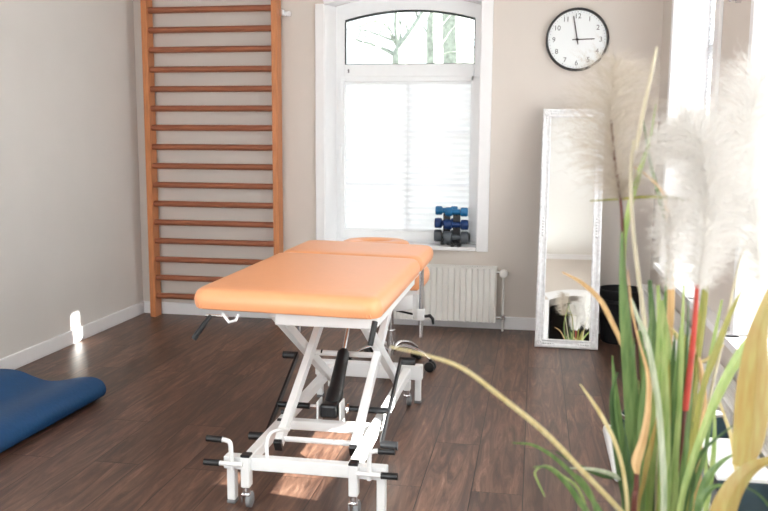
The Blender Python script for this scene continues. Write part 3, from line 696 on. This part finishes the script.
# levers hanging under the cushion
quick('height_lever', M['black'], tb, lambda b: path(b, [(-1.075, 2.64, .645), (-1.09, 2.62, .62), (-1.122, 2.60, .57)], [.007, .009, .0105]), True)
quick('height_lever', M['black'], tb, lambda b: path(b, [(-.505, 2.64, .65), (-.508, 2.625, .62), (-.515, 2.61, .575)], [.010, .010, .0095]), True)
quick('lever_stop', M['white'], tb, lambda b: path(b, [(-1.04, 2.66, .648), (-1.01, 2.64, .625), (-.985, 2.64, .632), (-.98, 2.65, .65)], .005), True)
quick('lever_stop', M['chrome'], tb, lambda b: cyl(b, (-1.10, 2.66, .640), (-1.02, 2.66, .640), .005), True)

# ------------------------------------------------------------------ stool
sc = V((-.755, 4.42, 0)); st = empty('rolling_stool', sc); tag(st, 'white round rolling stool with chrome star base behind the treatment table', 'stool')
quick('seat', M['white'], st, lambda b: lathe(b, sc+V((.0, 0, 0)), [(.001, .335), (.11, .335), (.14, .345), (.15, .365), (.15, .40), (.14, .42), (.11, .43), (.001, .432)], 40), True)
quick('gas_column', M['chrome'], st, lambda b: (cyl(b, sc+V((0, 0, .07)), sc+V((0, 0, .21)), .024), cyl(b, sc+V((0, 0, .2)), sc+V((0, 0, .337)), .014)), True)
quick('height_lever', M['black'], st, lambda b: path(b, [sc+V((.03, -.03, .325)), sc+V((.14, -.08, .318)), sc+V((.175, -.09, .30))], [.005, .006, .009]), True)
for k in range(5):
    a = math.radians(-12+72*k); d = V((math.cos(a), math.sin(a), 0)); e = sc+d*.23
    lg = quick('base_arm', M['chrome'], st, lambda b: path(b, spline([sc+V((0, 0, .085)), sc+d*.07+V((0, 0, .125)), sc+d*.16+V((0, 0, .11)), e+V((0, 0, .07))], 14), .0095), True)
    def wh_(bm):
        s = V((-d.y, d.x, 0))
        for q in (-1, 1): path(bm, [e+s*q*.006+V((0, 0, .028)), e+s*q*.010+V((0, 0, .028)), e+s*q*.022+V((0, 0, .028)), e+s*q*.024+V((0, 0, .028))], [.022, .028, .028, .02], 18)
        cyl(bm, e+V((0, 0, .03)), e+V((0, 0, .072)), .009)
    quick('castor', M['black'], lg, wh_, True)

# ------------------------------------------------------------------ things seen between the blades on the right
hk = quick('wall_hook', M['chrome'], None, lambda b: (cyl(b, (.74, 3.43, 1.775), (.722, 3.43, 1.775), .014), path(b, [(.722, 3.43, 1.775), (.70, 3.43, 1.77), (.692, 3.43, 1.785), (.692, 3.43, 1.80)], .005)), True, (.74, 3.43, 1.775))
tag(hk, 'small metal hook on the wall between the right-hand windows', 'hook')
cb = empty('low_cabinet', (.53, 2.25, 0)); tag(cb, 'low white cabinet behind the grass in front of the right radiator', 'cabinet')
quick('cabinet_body', M['white'], cb, lambda b: bx(b, .45, .615, 1.75, 2.72, .03, .285, .003, 1)); quick('cabinet_top', M['white'], cb, lambda b: bx(b, .44, .622, 1.74, 2.73, .285, .302, .003, 1))
quick('door', M['trim'], cb, lambda b: (bx(b, .445, .45, 1.76, 2.23, .045, .275), bx(b, .445, .45, 2.24, 2.71, .045, .275))); quick('plinth', M['dgrey'], cb, lambda b: bx(b, .47, .6, 1.77, 2.7, 0, .03))
jr = empty('glass_lantern', (.55, 2.55, .302)); tag(jr, 'dark teal glass lantern on the low white cabinet behind the bent yellow leaf', 'lantern')
quick('lantern_glass', M['teal'], jr, lambda b: lathe(b, (.545, 2.6, .302), [(.001, 0), (.05, 0), (.062, .012), (.064, .06), (.05, .10), (.042, .11), (.042, .125), (.036, .125), (.034, .10), (.001, .02)], 24), True)
quick('lantern_rim', M['chrome'], jr, lambda b: lathe(b, (.545, 2.6, .302), [(.043, .118), (.046, .12), (.046, .128), (.043, .13)], 24), True)
bxs = empty('storage_box', (.55, 2.2, .302)); tag(bxs, 'dark blue-green box on the low white cabinet at the right edge of the picture', 'box')
quick('box_body', M['teal'], bxs, lambda b: bx(b, .475, .605, 2.12, 2.40, .302, .40, .006)); quick('lid', M['white'], bxs, lambda b: bx(b, .47, .61, 2.115, 2.405, .40, .412, .003))
ty = empty('plastic_tray', (.45, 3.3, 0)); tag(ty, 'white rounded plastic tray on the floor behind the green blades', 'tray')
quick('tray_shell', M['white'], ty, lambda b: (b.free if False else None, bx(b, .315, .60, 3.02, 3.56, .0, .045, .018, 3)) , True)
quick('tray_inset', M['black'], ty, lambda b: bx(b, .365, .58, 3.10, 3.52, .045, .05, .002, 1))
vs = empty('glass_vase', (.42, 3.45, .05)); tag(vs, 'small dark glass holder standing on the white tray among the grass', 'glass holder')
quick('vase_body', M['teal'], vs, lambda b: lathe(b, (.42, 3.42, .05), [(.001, 0), (.035, 0), (.042, .02), (.044, .09), (.038, .10), (.034, .09), (.034, .02), (.001, .01)], 20), True)
quick('vase_collar', M['chrome'], vs, lambda b: lathe(b, (.42, 3.42, .05), [(.044, .07), (.047, .072), (.047, .088), (.044, .09)], 20), True)

# ------------------------------------------------------------------ pampas grass
PB = V((.225, 1.5, 0))
pg = empty('pampas_grass', PB); tag(pg, 'potted pampas grass with fluffy plumes and long blades in the right foreground', 'potted plant')
quick('pot', M['pot'], pg, lambda b: lathe(b, PB, [(.001, 0), (.09, 0), (.10, .01), (.125, .22), (.13, .225), (.13, .24), (.118, .24), (.116, .2), (.001, .2)], 32), True)
quick('soil', M['soil'], pg, lambda b: lathe(b, PB, [(.001, .2), (.116, .2), (.116, .215), (.001, .225)], 32), True)
def ribbon(bm, pts, widths, fold=.25, twist=0, n=None):
    n = n or max(10, 5*len(pts)); q = spline(pts, n); W = spline([(w, 0, 0) for w in widths], n); rows = []
    for i, p in enumerate(q):
        t = (q[min(i+1, n)]-q[max(i-1, 0)]).normalized(); view = V((0, 1, 0)); s = t.cross(view)
        s = s.normalized() if s.length > .05 else V((1, 0, 0))
        s = (Matrix.Rotation(twist*(i/n-.3), 3, t) @ s); u = s.cross(t); w = max(W[i].x, .0004)
        rows.append([p-s*w/2+u*w*fold*.5, p-s*w*.25+u*w*fold*.12, p-u*w*.05, p+s*w*.25+u*w*fold*.12, p+s*w/2+u*w*fold*.5])
    rows = [[bm.verts.new(v) for v in r] for r in rows]
    for a, b in zip(rows, rows[1:]):
        for k in range(4): bm.faces.new((a[k], a[k+1], b[k+1], b[k]))
def leaf(px, wpx, d, m_, rooted=True, twist=0, label=None):
    """px: picture directions from tip to foot, d: distance (or tip, foot distances)"""
    d0, d1 = d if isinstance(d, tuple) else (d, d); n = len(px)
    pts = [P(x, y, d0+(d1-d0)*i/(n-1)) for i, (x, y) in enumerate(px)]
    ws = [w*(d0+(d1-d0)*i/(n-1))/F for i, w in enumerate(wpx)]
    if rooted:
        e = PB+V(((pts[-1].x-PB.x)*.35, (pts[-1].y-PB.y)*.35, .20)); e.x = max(PB.x-.09, min(PB.x+.09, e.x)); 
        pts += [pts[-1].lerp(e, .5)+V(((pts[-1].x-e.x)*.1, 0, 0)), e]; ws += [ws[-1]*.9, ws[-1]*.5]
    bm = bmesh.new(); ribbon(bm, pts, ws, .35, twist); o = build('blade', bm, m_, pg, True)
    if label: o['label'] = label
    return o
def stalk(px, r, d, m_, name='stem', rooted=True):
    pts = [P(x, y, d) for x, y in px]
    if rooted: e = PB+V(((pts[-1].x-PB.x)*.3, 0, .2)); pts += [pts[-1].lerp(e, .5), e]
    q = spline(pts, 6*len(pts)); bm = bmesh.new(); path(bm, q, [r*(.7+.5*i/len(q)) for i in range(len(q))], 8); return build(name, bm, m_, pg, True)
G, LG, DG, OL, ST, YB_, TN, CR, PA = (M[k] for k in ('green', 'lgreen', 'dgreen', 'olive', 'straw', 'ybrown', 'tan', 'cream', 'pale'))
# the big ones
leaf([(622, 232), (623, 280), (626, 330), (630, 380), (635, 440), (641, 511)], [3, 7, 11, 14, 16, 14], 1.45, G)
leaf([(656, 104), (650, 140), (640, 170), (630, 205), (624, 240), (624, 290)], [1, 3, 5, 6, 5, 4], 1.5, LG, False, .8)
leaf([(643, 118), (650, 160), (659, 195), (668, 235), (668, 280), (664, 340)], [1, 3, 4, 4, 5, 6], 1.55, G)
leaf([(590, 201), (620, 199), (645, 197), (672, 198), (700, 202)], [1, 2.5, 3, 3, 2], 1.5, OL, False, 0)
leaf([(631, 165), (645, 174), (660, 188), (667, 205), (670, 250), (671, 300), (668, 350)], [1, 2.5, 3, 5, 6, 7, 7], 1.52, TN, True, .5)
leaf([(562, 272), (582, 283), (600, 300), (612, 322), (622, 345), (630, 375)], [1, 4, 5, 5, 4, 3], 1.5, TN, False)
leaf([(631, 298), (638, 318), (647, 340), (654, 375), (660, 420), (664, 511)], [2, 4, 5, 5.5, 6, 6], 1.38, PA)
leaf([(628, 270), (632, 310), (640, 345), (648, 375), (648, 410), (643, 440), (636, 462), (637, 476)], [1, 2, 2, 4, 6, 8, 10, 4], 1.36, TN, False, .6, 'dried tan blade')
leaf([(640, 330), (644, 370), (650, 420), (655, 511)], [4, 8, 12, 12], 1.5, G)
leaf([(650, 280), (654, 340), (660, 420), (662, 511)], [4, 8, 12, 13], 1.55, DG)
leaf([(662, 300), (668, 350), (674, 420), (672, 511)], [3, 8, 12, 13], 1.5, LG)
leaf([(658, 285), (660, 340), (655, 420), (648, 511)], [3, 7, 9, 9], 1.45, LG)
leaf([(684, 285), (682, 340), (680, 400), (676, 460), (674, 511)], [2, 4, 5, 6, 6], 1.43, LG)
leaf([(706, 285), (702, 320), (696, 370), (690, 440), (686, 511)], [6, 8, 8, 8, 9], 1.5, OL)
leaf([(744, 286), (730, 315), (717, 350), (703, 390), (694, 440), (684, 511)], [1, 5, 7, 6, 6, 7], 1.42, OL, True)
leaf([(800, 290), (768, 322), (744, 350), (722, 388), (706, 425), (690, 470), (680, 511)], [3, 8, 11, 10, 8, 7, 6], 1.38, LG, True)
leaf([(780, 270), (768, 300), (758, 340), (755, 390), (750, 440), (742, 468)], [4, 10, 20, 32, 30, 18], 1.3, YB_, False, 0, 'broad bent yellow-brown blade')
leaf([(800, 452), (768, 461), (748, 472), (732, 494), (722, 520), (712, 560)], [2, 8, 16, 22, 26, 22], 1.27, YB_, True, 0, 'folded-over yellow-brown blade')
leaf([(722, 300), (714, 340), (706, 380), (695, 420)], [2, 4, 5, 5], 1.56, LG)
leaf([(668, 325), (684, 345), (697, 362), (712, 356), (724, 345)], [4, 5, 4, 3, 1], 1.52, ST, False)
leaf([(692, 340), (700, 365), (704, 400), (700, 440), (696, 511)], [3, 5, 6, 6, 6], 1.5, TN)
leaf([(718, 398), (726, 420), (732, 440), (736, 470)], [2, 3, 4, 4], 1.45, ST, False)
leaf([(735, 424), (715, 440), (700, 455), (690, 480), (684, 511)], [1, 3, 4, 5, 5], 1.4, DG)
leaf([(738, 452), (722, 462), (708, 478), (700, 500), (694, 530)], [1, 5, 8, 8, 6], 1.38, G)
leaf([(726, 485), (712, 488), (702, 500), (696, 520)], [1, 6, 8, 7], 1.36, G)
leaf([(790, 540), (768, 505), (755, 492), (742, 486)], [2, 2.5, 2, .8], 1.32, DG, False)
# lower left arching blades
leaf([(512, 443), (532, 445), (552, 456), (572, 474), (590, 497), (606, 530)], [1, 3, 4, 4.5, 5, 4], 1.35, G)
leaf([(533, 467), (548, 468), (564, 481), (578, 500), (592, 530)], [1, 3, 5, 6, 6], 1.3, G)
leaf([(545, 497), (538, 482), (535, 472), (545, 466), (560, 474), (585, 505)], [1, 2, 2, 2, 2, 3], 1.33, LG)
leaf([(568, 470), (582, 480), (592, 498), (600, 530)], [1, 3, 5, 6], 1.3, G)
leaf([(556, 452), (580, 466), (602, 476), (628, 482), (650, 520)], [1, 3, 4, 5, 5], 1.5, DG)
leaf([(570, 468), (596, 470), (618, 478), (640, 500)], [1, 4, 5, 5], 1.48, PA)
leaf([(390, 347), (425, 355), (463, 369), (502, 398), (545, 433), (582, 471), (622, 513), (650, 548)], [2, 3, 4.5, 5, 5.5, 5.5, 5.5, 5], (1.05, 1.4), ST, True, .2, 'long arching straw-coloured blade')
leaf([(580, 384), (592, 401), (604, 420), (616, 445), (624, 475), (628, 520)], [1, 3, 4, 4, 4, 4], 1.36, ST)
leaf([(618, 372), (612, 395), (614, 430), (620, 470), (628, 520)], [1, 4, 6, 8, 8], 1.48, DG)
rb = random.Random(3)
for k in range(44):
    x = 0; top = rb.uniform(300, 430); lean = rb.uniform(-22, 24); b = rb.uniform(628, 690)
    w = rb.uniform(6, 13)
    leaf([(b+lean, top), (b+lean*.7, top+(511-top)*.35), (b+lean*.3, top+(511-top)*.7), (b, 515)], [1, w*.7, w, w], rb.uniform(1.42, 1.62), rb.choice([G, G, G, DG, DG, LG, OL, G, YB_]), True, rb.uniform(-.8, .8))
for k in range(5):
    b = rb.uniform(690, 716); top = rb.uniform(395, 440); lean = rb.uniform(0, 25)
    leaf([(b+lean, top), (b+lean*.5, top+60), (b-8, 520)], [1, 5, 5], rb.uniform(1.4, 1.6), rb.choice([G, DG, LG]), True, rb.uniform(-.8, .8))
# stems
stalk([(657, 47), (650, 80), (643, 112), (636, 150)], .0032, 1.46, CR, 'stem', False)
stalk([(634, 140), (631, 170), (632, 215), (637, 265), (643, 310), (650, 370), (655, 440), (657, 511)], .0042, 1.47, CR)
stalk([(611, 120), (616, 170), (621, 205), (623, 240), (627, 300), (636, 380), (640, 511)], .0035, 1.5, M['stem'])
stalk([(634, 320), (640, 370), (638, 440), (637, 511)], .0035, 1.53, M['stem'])
stalk([(637, 474), (636, 490), (634, 511)], .0055, 1.36, M['stem'])
stalk([(697, 285), (695, 320), (690, 370), (685, 410)], .0050, 1.44, M['red'], 'stem', False)
stalk([(685, 408), (682, 440), (676, 480), (672, 511)], .0044, 1.44, M['stem'])
stalk([(760, 215), (740, 260), (725, 330), (705, 420), (690, 511)], .003, 1.55, CR)
# plumes
def plume(core, d, half, strand, n, m_, seed, droop=.35, side=None, thick=.0006, label=None):
    rr = random.Random(seed); cp = spline([P(x, y, d+dd) for x, y, dd in core], 60); bm = bmesh.new()
    for i in range(n):
        u = rr.random()**.9; k = u*60; a = cp[min(int(k), 59)]; b = cp[min(int(k)+1, 60)]; p = a.lerp(b, k-int(k)); t = (a-b).normalized()   # t points to the tip (core given tip first)
        an = rr.uniform(0, 2*math.pi); o = t.orthogonal().normalized(); r = (Matrix.Rotation(an, 3, t) @ o)
        prof = (math.sin(math.pi*min(1, (u*.86+.10)))**.6)
        L_ = strand*prof*rr.uniform(.55, 1.15); w = thick*rr.uniform(.7, 1.4)
        d1 = (r*(1.0)+t*rr.uniform(.25, 1.1)).normalized(); s = V((rr.uniform(-1, 1), rr.uniform(-1, 1), rr.uniform(-1, 1))).normalized()
        q0 = p; q1 = p+d1*L_*.4; q2 = q1+(d1*.8+V((0, 0, -droop))+s*.14).normalized()*L_*.35; q3 = q2+(d1*.55+V((0, 0, -droop*2))+s*.25).normalized()*L_*.3
        sv = d1.cross(V((rr.uniform(-.6, .6), 1, rr.uniform(-.6, .6)))).normalized()*w
        v = [bm.verts.new(x) for x in (q0-sv*.5, q0+sv*.5, q1-sv*.5, q1+sv*.5, q2-sv*.4, q2+sv*.4, q3)]
        bm.faces.new((v[0], v[1], v[3], v[2])); bm.faces.new((v[2], v[3], v[5], v[4])); bm.faces.new((v[4], v[5], v[6]))
        # side barbs
        for _ in range(3):
            f = rr.uniform(.2, .95); c = q1.lerp(q3, f); e = c+(d1+V((rr.uniform(-1, 1), rr.uniform(-1, 1), rr.uniform(-1, 1)))*.9).normalized()*L_*.22
            v = [bm.verts.new(x) for x in (c-sv*.35, c+sv*.35, e)]; bm.faces.new(v)
    me = bpy.data.meshes.new('plume'); bm.transform(Matrix.Translation(-PB)); bm.to_mesh(me); bm.free(); me.materials.append(m_)
    o = bpy.data.objects.new('plume', me); C.objects.link(o); o.parent = pg
    if label: o['label'] = label
plume([(618, 62, 0), (612, 90, 0), (610, 120, 0), (612, 150, 0), (618, 182, 0), (621, 200, 0)], 1.5, 0, .100, 1400, M['plumeb'], 1, .22, label='beige plume in front of the mirror')
plume([(680, 124, .02), (697, 142, 0), (706, 165, 0), (706, 205, 0), (704, 245, 0), (698, 290, 0)], 1.44, 0, .104, 3400, M['plume'], 2, .25, label='bright white plume on a red stem')
plume([(765, 70, .0), (752, 110, 0), (748, 150, 0), (752, 190, 0), (756, 230, 0), (760, 285, 0)], 1.5, 0, .125, 2800, M['plume'], 4, .25, label='white plume at the right edge')
plume([(676, 200, .10), (671, 225, .1), (670, 255, .1), (671, 290, .1)], 1.40, 0, .045, 1300, M['plume'], 5, .3, label='small white plume low in the middle')

# ------------------------------------------------------------------ light
wd = bpy.data.worlds.new('overcast_sky'); bpy.context.scene.world = wd; wd.use_nodes = True
N, L = wd.node_tree.nodes, wd.node_tree.links; bg = N['Background']
tc = N.new('ShaderNodeTexCoord'); sp = N.new('ShaderNodeSeparateXYZ'); cr = N.new('ShaderNodeValToRGB')
L.new(tc.outputs['Generated'], sp.inputs[0]); L.new(sp.outputs['Z'], cr.inputs['Fac']); L.new(cr.outputs[0], bg.inputs['Color'])
cr.color_ramp.elements[0].color = (.95, .97, 1, 1); cr.color_ramp.elements[1].color = (.80, .89, 1, 1); bg.inputs['Strength'].default_value = 1.7
sl = bpy.data.lights.new('sun', 'SUN'); sl.energy = 36; sl.angle = math.radians(.6); sl.color = (1, .95, .88)
so = bpy.data.objects.new('sun', sl); C.objects.link(so)
el, az = math.radians(21), math.radians(-10)
dv = V((-math.cos(el)*math.cos(az), -math.cos(el)*math.sin(az), -math.sin(el)))
so.rotation_euler = dv.to_track_quat('-Z', 'Y').to_euler(); so.location = (4, 2, 3)
def portal(x, y, z, sx, sz, rot):
    l = bpy.data.lights.new('daylight_portal', 'AREA'); l.shape = 'RECTANGLE'; l.size = sx; l.size_y = sz; l.cycles.is_portal = True
    o = bpy.data.objects.new('daylight_portal', l); C.objects.link(o); o.location = (x, y, z); o.rotation_euler = rot
portal(-.89, 5.86, 1.33, 1.1, 1.7, (math.radians(-90), 0, 0))
for a, b_ in WR: portal(1.10, (a+b_)/2, 1.41, 1.78, b_-a, (0, math.radians(90), 0))
def fill_light(x, y, z, sx, sz, rot, e):  # added lamp that brightens the room from behind the camera
    l = bpy.data.lights.new('window_daylight', 'AREA'); l.shape = 'RECTANGLE'; l.size = sx; l.size_y = sz; l.energy = e; l.color = (.93, .97, 1)
    o = bpy.data.objects.new('window_daylight', l); C.objects.link(o); o.location = (x, y, z); o.rotation_euler = rot
fill_light(1.2, -.32, 1.41, 1.78, 1.35, (0, math.radians(90), 0), 14)       # added fill lamp outside the unseen window beside the camera
fill_light(-1.55, YB-T-.1, 1.52, 1.7, 1.6, (math.radians(90), 0, 0), 58)    # added fill lamp outside the unseen opening in the rear wall
S = bpy.context.scene; S.view_settings.view_transform = 'Standard'; S.view_settings.look = 'None'; S.view_settings.gamma = 1; S.view_settings.exposure = 0.52
S.cycles.max_bounces = 12; S.cycles.diffuse_bounces = 8; S.cycles.transparent_max_bounces = 16; S.cycles.sample_clamp_indirect = 6
